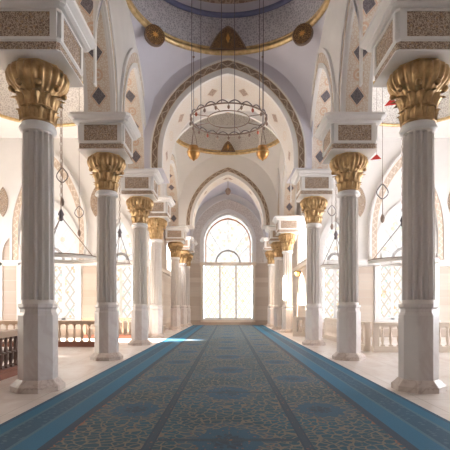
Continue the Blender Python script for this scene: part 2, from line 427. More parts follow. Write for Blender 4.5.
def make_column():
    root = thing('marble_column', 'x', 'column', (0, 0, 0), 'marble columns lining the nave')
    b = MB(); b.prism(octo(.46), 0, .10); b.prism(octo(.46), .10, .15, 0, octo(.41)); b.prism(octo(.41), .15, .22, 0, octo(.345))
    b.build('base_plinth', M['plinth'], root)
    b = MB(); b.prism(octo(.335), .22, 1.44); b.prism(octo(.335), 1.44, 1.5, 0, octo(.30)); b.prism(octo(.30), 1.5, 1.56)
    b.prism(octo(.30), 1.56, 1.60, 0, octo(.335)); b.prism(octo(.335), 1.60, 1.66, 0)
    b.build('pedestal', M['marble_base'], root)
    b = MB(); NF = 14
    def flute(r, z, a):
        ph = (a * NF / (2 * PI)) % 1.0
        d = max(0.0, math.sin(PI * (ph - .12) / .76)) ** .7 if .12 < ph < .88 else 0
        return r - .07 * d * (1 if 1.74 < z < 4.93 else 0)
    b.lathe([(.30, 1.66), (.30, 1.735), (.30, 1.745), (.295, 3.2), (.28, 4.92), (.28, 4.94), (.28, 4.99)], NF * 12, m=0, fn=flute, smooth=False)
    b.build('shaft', M['marble'], root)
    b = MB(); b.lathe([(.29, 4.97), (.335, 4.99), (.35, 5.03), (.335, 5.07), (.31, 5.09), (.31, 5.12)], 40); b.build('collar', M['frame'], root)
    # gilded capital: bell, leaves, gadrooned overhang, abacus
    cap = MB()
    def gad(r, z, a):
        k = min(1, max(0, (z - .55) / .15)) * min(1, max(0, (1.04 - z) / .08))
        return r + .038 * k * (1 - 1.6 * abs(math.sin(a * 12)) ** 3)
    cap.lathe([(.29, 0), (.30, .1), (.305, .3), (.315, .45), (.35, .56), (.42, .64), (.49, .72), (.535, .82), (.545, .90), (.53, .98), (.48, 1.04)], 156, (0, 0, 5.12), 0, gad)
    cap.ring((0, 0, 5.15), .30, .025, 40); cap.ring((0, 0, 5.42), .318, .016, 40)
    def leaf(a0, z0, h, w, r0, out):
        rows = []
        for i in range(8):
            tt = i / 7
            zz = z0 + h * (tt if tt < .8 else .8 + (tt - .8) * .1 - (tt - .8) * .6)
            rr = r0 + out * tt ** 2.2 + .03
            ww = w * (1.0 - .12 * abs(math.sin(tt * 9))) * (1 - max(0, tt - .72) * 2.6)
            row = []
            for j in range(5):
                q = (j - 2) / 2
                row.append(((rr - .055 * abs(q) ** 1.5 + (.018 if j == 2 else 0)) * math.cos(a0 + q * ww), (rr - .055 * abs(q) ** 1.5 + (.018 if j == 2 else 0)) * math.sin(a0 + q * ww), zz))
            rows.append(row)
        cap.grid(rows, 0); cap.grid([[(x * .9, y * .9, z) for x, y, z in r] for r in rows], 0, flip=True)
    for i in range(12): leaf(2 * PI * i / 12, 5.16, .28, .24, .29, .07)
    for i in range(12): leaf(2 * PI * (i + .5) / 12, 5.38, .34, .24, .30, .17)
    for i in range(8):     # corner volutes under the overhang
        a = 2 * PI * (i + .5) / 8
        cap.sphere((.47 * math.cos(a), .47 * math.sin(a), 5.76), .062, n=6)
    cap.build('capital', M['gold'], root)
    b = MB(); b.prism(octo(.43), 6.13, 6.2); b.build('abacus', M['goldrim'], root)
    # impost block
    def sq(h, ch): return [(-h + ch, -h), (h - ch, -h), (h, -h + ch), (h, h - ch), (h - ch, h), (-h + ch, h), (-h, h - ch), (-h, -h + ch)]
    def shrink(b): b.v = [(x * .92, y * .92, z) for x, y, z in b.v]
    b = MB(); b.prism(sq(.74, .06), 6.2, 6.225); b.prism(sq(.70, .05), 6.38, 6.41, 0, sq(.73, .06)); b.prism(sq(.70, .06), 6.41, 6.97)
    for z0, z1 in ((6.41, 6.46), (6.92, 6.97)): b.prism(sq(.735, .07), z0, z1)
    for sx in (-1, 1):
        for sy in (-1, 1):
            for k in (0, 1):
                u0, u1 = sorted((.53 * sx, .66 * sx)); w0, w1 = sorted((.70 * sy, .735 * sy))
                if k == 0: b.box(u0, u1, w0, w1, 6.46, 6.92)
                else: b.box(w0, w1, u0, u1, 6.46, 6.92)
    shrink(b); blk = b.build('impost_block', M['frame'], root)
    b = MB(); b.prism(sq(.71, .06), 6.225, 6.38); shrink(b); b.build('ornament_band', M['panel'], blk)
    for k in range(4):
        b = MB(); R_ = Matrix.Rotation(k * PI / 2, 3, 'Z')
        b.box(-.53, .53, -.712, -.69, 6.46, 6.92)
        b.v = [tuple(R_ @ Vector(v)) for v in b.v]; shrink(b); b.build('panel', M['panel'], blk)
    b = MB(); b.prism(sq(.74, .06), 6.97, 7.0, 0, sq(.80, .08)); b.prism(sq(.80, .08), 7.0, 7.05); b.prism(sq(.80, .08), 7.05, 7.12, 0, sq(.90, .1)); b.prism(sq(.90, .1), 7.12, ZB)
    b.build('cornice', M['frame'], blk)
    return root

LEFT = [(8.75, -3.69), (13.8, -3.72), (19.1, -3.74), (23.55, -3.76), (32.0, -3.74), (36.5, -3.70), (39.0, -3.60)]
RIGHT = [(8.75, 3.70), (13.8, 3.70), (19.1, 3.64), (28.4, 3.75), (32.0, 3.60), (37.0, 3.60)]
LL = ['fluted marble column with dark bronze-gold capital beside the dark lattice railing',
      'fluted marble column with gold capital between the red-brown plinth railing and the carpet',
      'third gold-topped marble column of the left row, just before the sunlit streak',
      'slender gold-topped marble column of the left row standing right behind the sunlit streak',
      'third from the end wall of the far left cluster of gold-topped columns',
      'middle one of the far left cluster of gold-topped marble columns',
      'left row marble column with gold capital standing against the end wall']
RL = ['darkest fluted marble column of the right row, with brownish flutes and bronze capital',
      'second fluted marble column of the right row, beside the end of the cream railing',
      'third gold-topped column of the right row, in front of the oblique cream railing',
      'fourth gold-topped column of the right row, beside the short railing',
      'middle one of the far right cluster of gold-topped marble columns',
      'right row marble column with gold capital standing against the end wall']
proto = make_column(); first = True
for pos, labs in ((LEFT, LL), (RIGHT, RL)):
    for (y, x), lab in zip(pos, labs):
        o = proto if first else copy_tree(proto); first = False
        o.location = (x, y, 0); o['label'] = lab

# ------------------------------------------------------------------ arcades
def arcade(side, pos, name):
    ys = [p[0] for p in pos]
    b0 = NX * side; b1 = (NX + WT) * side
    m = MB(); ops = []
    for a, b in zip(ys, ys[1:]):
        h = (b - a) / 2 - .6
        if h > .8: ops.append(((a + b) / 2, h, ZB, 7.35, 10.3))
    pierced_wall(m, 'y', ys[0] - .65, 40.0, b0, b1, ZB, 12.0, ops)
    struct(m, name, [M['plaster'], M['soffit']])
    for c, h, zb, sp, ap in ops[:5]:
        m = MB()
        arch_band(m, 'y', c, h + .02, ap + .03, h + .13, ap + .2, sp, ZB, b0 - .07 * side, b0, 0, 0)
        arch_band(m, 'y', c, h + .13, ap + .2, h + .36, ap + .56, sp, ZB, b0 - .04 * side, b0, 1, 0)
        arch_band(m, 'y', c, h + .36, ap + .56, h + .46, ap + .72, sp, ZB, b0 - .08 * side, b0, 0, 0)
        trim(m, [M['frame'], M['band_pale']])
        # small hood on the aisle side
        m = MB(); arch_band(m, 'y', c, h + .02, ap + .03, h + .2, ap + .3, sp, ZB, b1 + .05 * side, b1, 0, 0); trim(m, [M['frame']])
arcade(-1, LEFT, 'wall_left')
arcade(1, RIGHT, 'wall_right')

# ------------------------------------------------------------------ transverse arches
def transverse(y0, y1, hin, ain, hout, aout, spring, name, top=12.3, sof='soffit2', face='lavender'):
    m = MB()
    pierced_wall(m, 'x', -NX, NX, y0, y1, ZB, top, [(0, hin, ZB, spring, ain)])
    struct(m, name, [M[face], M[sof]])
    m = MB(); w = (hout - hin); da = aout - ain
    arch_band(m, 'x', 0, hin - .0, ain + .0, hin + w * .22, ain + da * .22, spring, ZB, y0 - .05, y0, 0, 0)
    arch_band(m, 'x', 0, hin + w * .22, ain + da * .22, hin + w * .38, ain + da * .38, spring, ZB, y0 - .02, y0, 0, 0)
    arch_band(m, 'x', 0, hin + w * .38, ain + da * .38, hin + w * .88, ain + da * .88, spring, ZB, y0 - .04, y0, 1, 0)
    arch_band(m, 'x', 0, hin + w * .88, ain + da * .88, hout, aout, spring, ZB, y0 - .07, y0, 0, 0)
    trim(m, [M['frame'], M['band']])
transverse(18.15, 20.4, 2.64, 11.0, 3.14, 11.62, 7.75, 'wall_arch')
transverse(30.8, 32.4, 2.42, 10.66, 2.92, 11.22, 7.35, 'wall_arch.001', 12.4, 'soffit2', 'plaster')

# ------------------------------------------------------------------ domes on pendentives
def dome(c, H, R, Rw, mats, name, drum=1.5):
    """Rw: half width of the nave; R: ring radius"""
    n = 96; k = 10
    m = MB(); rows = []
    for i in range(k + 1):
        row = []
        for j in range(n):
            a = 2 * PI * j / n
            rmax = Rw / max(abs(math.cos(a)), abs(math.sin(a)))
            r = R + (rmax - R) * i / k
            z = H - R + math.sqrt(max(0, 2 * R * R - r * r))
            row.append((r * math.cos(a), c + r * math.sin(a), z))
        rows.append(row)
    m.grid(rows, 0, True, True)
    prof = [(R, 0), (R, drum)]
    m.grid([[(r * math.cos(2 * PI * j / n), c + r * math.sin(2 * PI * j / n), H + z) for j in range(n)] for r, z in prof], 1, True)
    rd = R - .12
    pr = [(rd * math.cos(PI / 2 * i / 12) + 1e-3, drum + rd * math.sin(PI / 2 * i / 12)) for i in range(13)]
    rows = [[(r * math.cos(2 * PI * j / n), c + r * math.sin(2 * PI * j / n), H + z) for j in range(n)] for r, z in pr]
    m.grid(rows[:2], 2, True); m.grid(rows[1:4], 3, True); m.grid(rows[3:], 1, True)
    m.grid([[(R * math.cos(2 * PI * j / n), c + R * math.sin(2 * PI * j / n), H + drum) for j in range(n)], rows[0]], 2, True)
    struct(m, name, mats)
    m = MB(); m.ring((0, c, H + .03), R - .03, .1, 96, 8); m.ring((0, c, H + .2), R - .02, .05, 96, 6)
    trim(m, [M['goldrim']])
dome(14.77, 11.8, 3.38, NX + .03, [M['lavender'], M['dome'], M['lavender'], M['dome_brown']], 'ceiling_dome')
m = MB(); m.ring((0, 14.75, 13.3), 3.3, .1, 96, 8); trim(m, [M['dome_blue']])
dome(27.42, 12.05, 3.38, NX + .03, [M['plaster'], M['domeB'], M['frame'], M['domeB']], 'ceiling_dome.001')
m = MB(); m.ring((0, 27.42, 13.55), 3.3, .1, 96, 8); trim(m, [M['frame']])
m = MB(); m.box(-4.3, 4.3, -4, 11.45, 12.0, 12.2); struct(m, 'ceiling', [M['lavender']])
m = MB(); m.box(-NX, NX, 20.3, 24.1, 12.0, 12.2); struct(m, 'ceiling.001', [M['plaster']])
# lunette walls closing the near side of each domed bay
for k, (y0, y1, sp, ap) in enumerate(((11.28, 11.46, 8.42, 11.76), (23.93, 24.11, 8.67, 12.0))):
    m = MB(); pierced_wall(m, 'x', -NX, NX, y0, y1, ZB, 12.3, [(0, 3.34, ZB, sp, ap)])
    struct(m, 'wall_arch' , [M['plaster'], M['plaster']])
# vault beyond the second arch
m = MB(); rows = [[(s_, y, z) for s_, z in path(3.36, 8.0, 11.7, ZB)] for y in (32.4, 36, 40)]
m.grid(rows, 0, False, True); struct(m, 'ceiling_vault', [M['lavender']])

# ------------------------------------------------------------------ windows
win_n = [0]
def window(name_parts, axis, c, b, half, sill, spring, apex, npane, split, depth, side=1, matp='pane', matl='lunette', inner=None, rose=False, bar=.1):
    """frame, tracery and glass set in an opening; side = direction from the glass toward the viewer along the thickness axis"""
    win_n[0] += 1
    root = bpy.data.objects.new('window_%d' % win_n[0], None); COL.objects.link(root); root['kind'] = 'structure'
    f = MB()
    def bx(s0, s1, z0, z1, d0=-.07, d1=.07, mbx=f, mi=0):
        if axis == 'x': mbx.box(s0, s1, b + d0, b + d1, z0, z1, mi)
        else: mbx.box(b + d0, b + d1, s0, s1, z0, z1, mi)
    fw = bar
    pts_o = path(half, spring, apex, sill); pts_i = path(half - fw, spring, apex - fw * 1.5, sill)
    A = [P(axis, c + s_, b + .08 * side, z) for s_, z in pts_i]; B = [P(axis, c + s_, b + .08 * side, z) for s_, z in pts_o]
    A1 = [P(axis, c + s_, b - .05 * side, z) for s_, z in pts_i]
    f.grid([A, B], 0, False, False); f.grid([A1, A], 0, False, True)
    bx(c - half, c + half, sill, sill + fw * 1.2)
    if split: bx(c - half, c + half, split - .14, split + .14, -.12, .12)
    f.build('window_frame', M['frame'], root)
    w = 2 * (half - fw) / npane; x0 = c - half + fw
    top = split - .14 if split else spring
    for k in range(npane):
        mm = MB(); bx(x0 + k * w + .06, x0 + (k + 1) * w - .06, sill + fw * 1.2, top, -.012, .012, mm); mm.build('pane', M[matp], root)
        if k: 
            mm = MB(); bx(x0 + k * w - .075, x0 + k * w + .075, sill, top, -.07, .1, mm); mm.build('mullion', M['frame'], root)
    if split:
        mm = MB(); pp = [p for p in path(half - fw, spring, apex - fw * 1.5, split)]
        ff = [P(axis, c + s_, b + .01 * side, z) for s_, z in pp]; mm.face(ff, 0)
        mm.face([P(axis, c + s_, b - .01 * side, z) for s_, z in pp], 0); mm.build('lunette_pane', M[matl], root)
        if inner:
            r = inner; mm = MB()
            q0 = [(r * math.cos(PI * i / 20), split + .14 + r * math.sin(PI * i / 20)) for i in range(21)]
            q1 = [((r + .13) * math.cos(PI * i / 20), split + .14 + (r + .13) * math.sin(PI * i / 20)) for i in range(21)]
            a = [P(axis, c + s_, b + .1 * side, z) for s_, z in q0]; bb = [P(axis, c + s_, b + .1 * side, z) for s_, z in q1]
            a1 = [P(axis, c + s_, b, z) for s_, z in q0]; b1 = [P(axis, c + s_, b, z) for s_, z in q1]
            mm.grid([a, bb], 0); mm.grid([a1, a], 0); mm.grid([bb, b1], 0)
            mm.build('tracery_arch', M['grille'], root)
            for k in range(1, 6):
                ang = PI * k / 6; mm = MB()
                rin = r + .13
                # spoke to the outer frame
                e = min(pp, key=lambda p: abs(math.atan2(p[1] - split - .14, p[0]) - ang))
                mm.tube([P(axis, c + rin * math.cos(ang), b + .03 * side, split + .14 + rin * math.sin(ang)), P(axis, c + e[0], b + .03 * side, e[1])], .02, 6)
                mm.build('glazing_bar', M['frame'], root)
        if rose:
            mm = MB()
            arch_band(mm, axis, c, half - .36, apex - .62, half - .28, apex - .48, spring, split + .14, b + .07 * side, b + .012 * side)
            mm.build('rose_moulding', M['rose'], root)
    return root

# end wall of the nave
m = MB(); pierced_wall(m, 'x', -4.6, 4.6, 40.0, 40.5, 0, 13, [(0, 2.3, .45, 7.3, 10.02)])
struct(m, 'wall_end', [M['stone'], M['frame']])
window(None, 'x', 0, 40.2, 2.3, .45, 7.3, 10.02, 3, 5.42, .2, -1, 'pane_end', 'lunette', 1.0, True, .14)
m = MB()
arch_band(m, 'x', 0, 2.3, 10.02, 2.5, 10.3, 7.3, 5.5, 39.86, 40, 0, 0)
arch_band(m, 'x', 0, 2.5, 10.3, 3.2, 11.15, 7.3, 5.5, 39.93, 40, 1, 0)
arch_band(m, 'x', 0, 3.2, 11.15, 3.34, 11.35, 7.3, 5.5, 39.84, 40, 0, 0)
trim(m, [M['frame'], M['speckle']])
m = MB(); m.box(-2.5, 2.5, 39.78, 40, 5.3, 5.55); m.box(-2.42, -2.3, 39.9, 40, .3, 5.3); m.box(2.3, 2.42, 39.9, 40, .3, 5.3); m.box(-2.42, 2.42, 39.9, 40, .25, .45)
trim(m, [M['cream']])
# plaster field above the cornice of the end wall, behind the speckled band
m = MB(); pierced_wall(m, 'x', -4.4, 4.4, 39.95, 39.99, 5.55, 12.5, [(0, 2.4, 5.55, 7.3, 10.1)]); trim(m, [M['plaster'], M['plaster']])

# nave side walls beyond the aisles
for sd, nm in ((-1, 'wall_left_stone'), (1, 'wall_right_stone')):
    m = MB(); pierced_wall(m, 'y', 24.5, 40.0, 4.45 * sd, 4.75 * sd, 0, 12, [(27.3, 1.7, 4.3, 5.2, 7.3), (34.2, 1.5, 4.3, 5.2, 7.3)])
    struct(m, nm, [M['stone'], M['frame']])
    for cy, hf in ((27.3, 1.7), (34.2, 1.5)):
        window(None, 'y', cy, 4.6 * sd, hf, 4.3, 5.2, 7.3, 3, None, .2, -sd, 'pane_high')
    m = MB(); m.box(min(4.3 * sd, 4.45 * sd), max(4.3 * sd, 4.45 * sd), 24.5, 40, 3.95, 4.15); trim(m, [M['cream']])

# aisle end walls
WY = 24.0
for sd, nm in ((-1, 'wall_aisle_left'), (1, 'wall_aisle_right')):
    wins = [(9.5, 1.45, .9, 4.6, 7.1), (5.75, .72, .9, 4.3, 6.4), (13.35, .9, .9, 4.6, 6.6)]
    m = MB(); pierced_wall(m, 'x', -15 if sd < 0 else 4.3, -4.3 if sd < 0 else 15, WY, WY + .5, 0, 4.0, [(sd * c, h, z, 4.0, 4.0 + 1e-3) for c, h, z, sp, ap in wins] if 0 else [])if 0 else None
    m = MB(); ops = [(sd * c, h, z, sp, ap) for c, h, z, sp, ap in wins]
    pierced_wall(m, 'x', -15 if sd < 0 else 4.25, -4.25 if sd < 0 else 15, WY, WY + .5, 0, 10.7, ops, 0, 0, 1)
    struct(m, nm, [M['plaster'], M['frame']])
    # striped stone dado between the windows
    edges = [4.25, 5.75 - .95, 5.75 + .95, 9.5 - 1.75, 9.5 + 1.75, 13.35 - 1.1, 13.35 + 1.1, 15]
    m = MB()
    for k in range(0, 8, 2):
        x0, x1 = sorted((sd * edges[k], sd * edges[k + 1])); m.box(x0, x1, WY - .06, WY, 0, 3.75)
    for (cx, h, z, sp, ap) in wins:
        x0, x1 = sorted((sd * (cx - h - .3), sd * (cx + h + .3))); m.box(x0, x1, WY - .06, WY, 0, z - .12)
    trim(m, [M['stone']])
    m = MB(); x0, x1 = sorted((sd * 4.25, sd * 15)); m.box(x0, x1, WY - .16, WY, 3.8, 3.95); m.box(x0, x1, WY - .22, WY, 3.95, 4.08)
    trim(m, [M['frame']])
    for (cx, h, z, sp, ap) in wins:
        window(None, 'x', sd * cx, WY + .22, h, z, sp, ap, 4 if h > 1 else 2, 3.95, .2, -1, 'pane', 'lunette', h * .42, False, .1)
        m = MB()
        for e in (-1, 1):
            q = sd * cx + e * (h + .14); m.box(q - .12, q + .12, WY - .14, WY, .78, sp)
        m.box(sd * cx - h - .3, sd * cx + h + .3, WY - .2, WY, z - .12, z)
        trim(m, [M['frame']])
        m = MB(); arch_band(m, 'x', sd * cx, h + .02, ap + .03, h + .26, ap + .35, sp, sp - .01, WY - .1, WY); trim(m, [M['frame']])
    cx = 9.5
    m = MB()
    arch_band(m, 'x', sd * cx, 1.62, 9.35, 1.9, 9.85, 5.6, 4.1, WY - .2, WY, 1, 0); arch_band(m, 'x', sd * cx, 1.9, 9.85, 2.02, 10.05, 5.6, 4.1, WY - .26, WY, 0, 0)
    trim(m, [M['frame'], M['band_pale']])
    # little almond panels beside the great arch
    for px in (12.0, 7.05):
        m = MB(); pts = arch_pts(.28, .8, 10)
        poly = [(s_, h) for s_, h in pts] + [(-s_, -h) for s_, h in pts][1:-1]
        f0 = [(sd * px + s_, WY - .05, 7.2 + h) for s_, h in poly]; m.face(f0)
        f1 = [(sd * px + s_, WY, 7.2 + h) for s_, h in poly]; m.grid([f0, f1], 0, True, False)
        trim(m, [M['panel']])

# brown arched niche on the left aisle end wall, seen past the first column
m = MB(); pts = path(.42, 4.4, 5.3, .62)
f0 = [(-11.55 + s_, WY - .1, z) for s_, z in pts]; f1 = [(-11.55 + s_, WY, z) for s_, z in pts]
m.face(f0); m.grid([f0, f1], 0, True, False); trim(m, [M['niche']])
m = MB(); arch_band(m, 'x', -11.55, .42, 5.3, .55, 5.5, 4.4, .62, WY - .16, WY); trim(m, [M['frame']])

# outer aisle walls (with unseen arches added to admit sun and sky), back wall
for sd, nm in ((-1, 'wall_outer_left'), (1, 'wall_outer_right')):
    wins = [(16.4 if sd < 0 else 13.6, 1.9, .9, 4.5, 8.0)]
    ops = wins + ([(21.6, 1.35, 2.2, 3.6, 5.5)] if sd < 0 else [(18.6, 1.9, .9, 4.5, 8.0)])
    m = MB(); pierced_wall(m, 'y', -4, WY, 15 * sd, 15.4 * sd, 0, 10.7, ops)
    struct(m, nm, [M['plaster'], M['frame']])
    if sd < 0:
        for c_, h, z, sp, ap in wins: window(None, 'y', c_, 15.2 * sd, h, z, sp, ap, 4, 4.0, .2, -sd, 'pane_fill', 'pane_fill', .8)  # unseen glowing window added as fill light for the left aisle
m = MB(); pierced_wall(m, 'x', -15.4, 15.4, -4.4, -4.0, 0, 12.2, []); struct(m, 'wall_back', [M['plaster'], M['frame']])

# aisle ceilings with a shallow dome each
for sd, nm in ((-1, 'ceiling_aisle_left'), (1, 'ceiling_aisle_right')):
    H = 10.6; cx, cy, R = 8.4 * sd, 19.4, 2.9; n = 64
    m = MB()
    x0, x1 = sorted((4.18 * sd, 15.4 * sd)); y0, y1 = -4.0, WY + .3
    rows = [[], []]
    for j in range(n):
        a = 2 * PI * j / n; dx, dy = math.cos(a), math.sin(a)
        tx = ((x1 - cx) / dx if dx > 0 else (x0 - cx) / dx) if abs(dx) > 1e-6 else 1e9
        ty = ((y1 - cy) / dy if dy > 0 else (y0 - cy) / dy) if abs(dy) > 1e-6 else 1e9
        tt = min(tx, ty); rows[0].append((cx + R * dx, cy + R * dy, H)); rows[1].append((cx + tt * dx, cy + tt * dy, H))
    # exact corners
    for (qx, qy) in ((x0, y0), (x1, y0), (x1, y1), (x0, y1)):
        a = math.atan2(qy - cy, qx - cx) % (2 * PI); j = round(a / (2 * PI) * n) % n; rows[1][j] = (qx, qy, H)
    m.grid(rows, 0, True, False)
    pr = [(R * math.cos(PI / 2 * i / 10) + 1e-3, 2.0 * math.sin(PI / 2 * i / 10)) for i in range(11)]
    m.grid([[(cx + r * math.cos(2 * PI * j / n), cy + r * math.sin(2 * PI * j / n), H + z) for j in range(n)] for r, z in pr], 1, True)
    struct(m, nm, [M['plaster'], M['domeB']])
    m = MB(); m.ring((cx, cy, H), R, .08, 64, 8); trim(m, [M['goldrim']])
# nave side strip of the ceiling near the viewer: wall above the first columns
for sd, nm in ((-1, 'wall_left_near'), (1, 'wall_right_near')):
    m = MB(); pierced_wall(m, 'y', -4, 8.1, NX * sd, (NX + WT) * sd, ZB, 12, [(4.6, 2.6, ZB, 7.35, 10.3)]); struct(m, nm, [M['plaster'], M['soffit']])

# ------------------------------------------------------------------ medallions
def fan_medallion(c, H, R, w, h, label):
    y = c + R
    root = thing('fan_medallion', label, 'medallion', (0, y - .1, H + .12), 'pointed medallions on the dome rings')
    pts = [(w / 2 * q / 12, h * (1 - .7 * (q / 12) ** 2 - .3 * abs(q / 12))) for q in range(-12, 13)]
    def slab(k, y0, y1, z0=0):
        b = MB(); f0 = [(s_ * k, y0, h_ * k + z0) for s_, h_ in pts]; f1 = [(s_ * k, y1, h_ * k + z0) for s_, h_ in pts]
        b.face(f0); b.face(f1[::-1]); b.grid([f0, f1], 0, True, False); return b
    slab(1.0, -.07, .1).build('rim', M['bronze'], root)
    slab(.9, -.09, .0, .02).build('field', M['medal'], root)
    b = MB(); r = .16; zc = h * .42
    f0 = [(.5 * r, -.13, zc), (0, -.13, zc + 1.3 * r), (-.5 * r, -.13, zc), (0, -.13, zc - 1.3 * r)]
    f1 = [(x, -.08, z) for x, y_, z in f0]; b.face(f0); b.grid([f0, f1], 0, True, False); b.build('amber_lozenge', M['amber'], root)
fan_medallion(14.75, 11.8, 3.38, 1.5, .92, 'dark pointed medallion with amber lozenge on the gold ring of the first dome')
fan_medallion(27.42, 12.05, 3.38, 1.0, .75, 'pointed brown medallion on the gold ring of the second dome, above the window')

def round_medallion(x, label):
    c, H, R = 14.77, 11.5, 3.15
    y = c + math.sqrt(R * R - x * x)
    root = thing('round_medallion', label, 'medallion', (x, y, H), 'round medallions on the dome ring')
    d = Vector((-x, c - y, 0)).normalized(); rz = (math.atan2(d.y, d.x) + PI / 2) * .45
    root.rotation_euler = (0, 0, rz)
    def disc(r0, r1, y0, y1, mat, nm, n=32):
        b = MB(); rows = []
        for r, yy in ((r0, y1), (r0, y0), (r1, y0)): rows.append([(r * math.cos(2 * PI * k / n) , yy, r * math.sin(2 * PI * k / n)) for k in range(n)])
        b.grid(rows, 0, True, False); b.face(rows[2][::-1] if 0 else rows[2]); b.face(rows[0]); return b.build(nm, mat, root)
    disc(.38, .34, -.06, .06, M['bronze'], 'rim'); disc(.345, .30, -.085, .0, M['medal'], 'field')
    b = MB(); st = []
    for k in range(16):
        r = .13 if k % 2 == 0 else .06; a = 2 * PI * k / 16; st.append((r * math.cos(a), -.11, r * math.sin(a)))
    b.face(st); b.grid([st, [(x_, -.08, z_) for x_, y_, z_ in st]], 0, True, False); b.build('amber_star', M['amber'], root)
    b = MB(); b.tube([(0, .05, .2), (0, .2, .35)], .03); b.build('bracket', M['bronze'], root)
round_medallion(-2.68, 'round gilt medallion with amber star on the left of the dome ring')
round_medallion(2.72, 'round gilt medallion with amber star on the right of the dome ring')

# ------------------------------------------------------------------ scalloped chandelier
CH = thing('chandelier', 'broad ring chandelier with scalloped chain swags and tiny lamps hung from the first dome', 'chandelier', (0.02, 14.75, 7.72))
R = 1.25
b = MB(); b.ring((0, 0, 0), R, .022, 64, 6); b.build('ring', M['bronze'], CH)
b = MB(); b.ring((0, 0, .02), R * .55, .016, 48, 6)
b.build('inner_ring', M['bronze'], CH)
NL = 20
for k in range(NL):
    a0 = 2 * PI * k / NL; a1 = 2 * PI * (k + 1) / NL
    b = MB(); b.tube([(R * math.cos(a0 + (a1 - a0) * i / 8), R * math.sin(a0 + (a1 - a0) * i / 8), 0.0 + .1 * math.sin(PI * i / 8)) for i in range(9)], .017, 5)
    b.build('swag', M['iron'], CH)
    x, y = R * math.cos(a0), R * math.sin(a0)
    b = MB(); b.lathe([(.008, .02), (.008, -.06), (.03, -.07), (.042, -.11), (.036, -.15), (.012, -.18)], 10, (x, y, 0))
    b.build('lamp', M['redlamp'] if k % 5 == 2 else M['bronze'], CH)
for k in range(8):
    a = 2 * PI * (k + .5) / 8; b = MB(); b.tube([(R * .55 * math.cos(a), R * .55 * math.sin(a), .02), (R * math.cos(a), R * math.sin(a), 0)], .014, 5)
    b.build('spoke', M['bronze'], CH)
for k in range(6):
    a = 2 * PI * k / 6 + .35
    x, y = R * math.cos(a), R * math.sin(a)
    top = 5.58 + math.sqrt(max(0, 3.2 ** 2 - x * x - y * y))
    b = MB(); b.tube([(x, y, 0), (x, y, top)], .011, 5); b.build('cable', M['iron'], CH)

# gold globe lamps on long cables before the first arch
for x, lab in ((-1.36, 'gold globe lamp on a long cable, the one nearer the left columns'), (1.37, 'gold globe lamp on a long cable, the one nearer the right columns')):
    L = thing('globe_lamp', lab, 'lamp', (x, 17.8, 7.72), 'gold globe lamps before the arch')
    b = MB(); b.lathe([(.02, -.34), (.05, -.30), (.16, -.24), (.235, -.12), (.255, 0), (.23, .12), (.17, .2), (.19, .22), (.17, .25), (.02, .25)], 28); g = b.build('globe', M['lampgold'], L)
    b = MB(); b.ring((0, 0, .0), .257, .016, 32, 6); b.build('band', M['goldrim'], g)
    b = MB()
    for k in range(3):
        a = 2 * PI * k / 3; b = MB(); b.tube([(.15 * math.cos(a), .15 * math.sin(a), .24), (.02 * math.cos(a), .02 * math.sin(a), .85)], .012, 5); b.build('chain', M['bronze'], L)
    top = 8.42 - 7.72 + math.sqrt(max(.1, 2 * 3.38 ** 2 - x * x - 3.05 ** 2))
    b = MB(); b.tube([(0, 0, .85), (0, 0, top)], .011, 5); b.build('cable', M['iron'], L)
    b = MB(); b.sphere((0, 0, top - .35), .045, n=6); b.build('finial', M['bronze'], L)

# small hanging lantern under the far vault
L = thing('hanging_lantern', 'small brown lantern hung in the vault before the end window', 'lantern', (0, 33.2, 10.05))
b = MB(); b.lathe([(.02, -.2), (.14, -.12), (.22, .1), (.16, .25), (.05, .35)], 16); b.build('body', M['bronze'], L)
b = MB(); b.tube([(0, 0, .35), (0, 0, 1.62)], .02, 6); b.build('chain', M['bronze'], L)

# ------------------------------------------------------------------ aisle ring lamps and chains
def ring_lamp(x, y, z, R, top, label, n=6):
    L = thing('ring_lamp', label, 'chandelier', (x, y, z), 'pale ring lamps in the aisles')
    b = MB(); rows = []
    prof = [(R, .0), (R + .02, .06), (R + .01, .11), (R - .12, .13), (R - .2, .06), (R - .12, -.01)]
    N = 48
    b.grid([[(r * math.cos(2 * PI * j / N), r * math.sin(2 * PI * j / N), zz) for j in range(N)] for r, zz in prof + prof[:1]], 0, True)
    b.build('tray', M['alabaster'], L)
    b = MB(); b.ring((0, 0, .115), R + .012, .016, 48, 6); b.build('rim', M['bronze'], L)
    hub = 1.5
    for k in range(3):
        a = 2 * PI * k / 3 + .5
        b = MB(); b.tube([(R * .93 * math.cos(a), R * .93 * math.sin(a), .12), (.04 * math.cos(a), .04 * math.sin(a), hub)], .016, 5); b.build('stay', M['bronze'], L)
    b = MB(); b.lathe([(.02, -.12), (.09, -.06), (.07, .05), (.11, .12), (.03, .3)], 12, (0, 0, hub)); b.build('hub', M['iron'], L)
    b = MB(); zz = hub + .28; k = 0
    while zz < top - z - .9 and k < 60:
        q = [(.035 * math.cos(2 * PI * i / 8) * (1 if k % 2 else 0), .035 * math.cos(2 * PI * i / 8) * (0 if k % 2 else 1), zz + .085 + .085 * math.sin(2 * PI * i / 8)) for i in range(8)]
        b.tube(q, .011, 4, closed=True); zz += .15; k += 1
    b.tube([(0, 0, zz), (0, 0, top - z)], .014, 5)
    b.build('chain', M['bronze'], L)
    for k in range(n):
        a = 2 * PI * (k + .5) / n
        b = MB(); b.lathe([(.02, .12), (.045, .16), (.05, .26), (.025, .33)], 10, ((R - .07) * math.cos(a), (R - .07) * math.sin(a), 0)); b.build('cup', M['alabaster'], L)
ring_lamp(-5.9, 15.9, 3.25, 1.25, 10.6, 'large pale ring lamp hanging behind the first left column')
ring_lamp(6.6, 17.0, 3.25, 1.25, 10.6, 'large pale ring lamp hanging behind the darkest column')
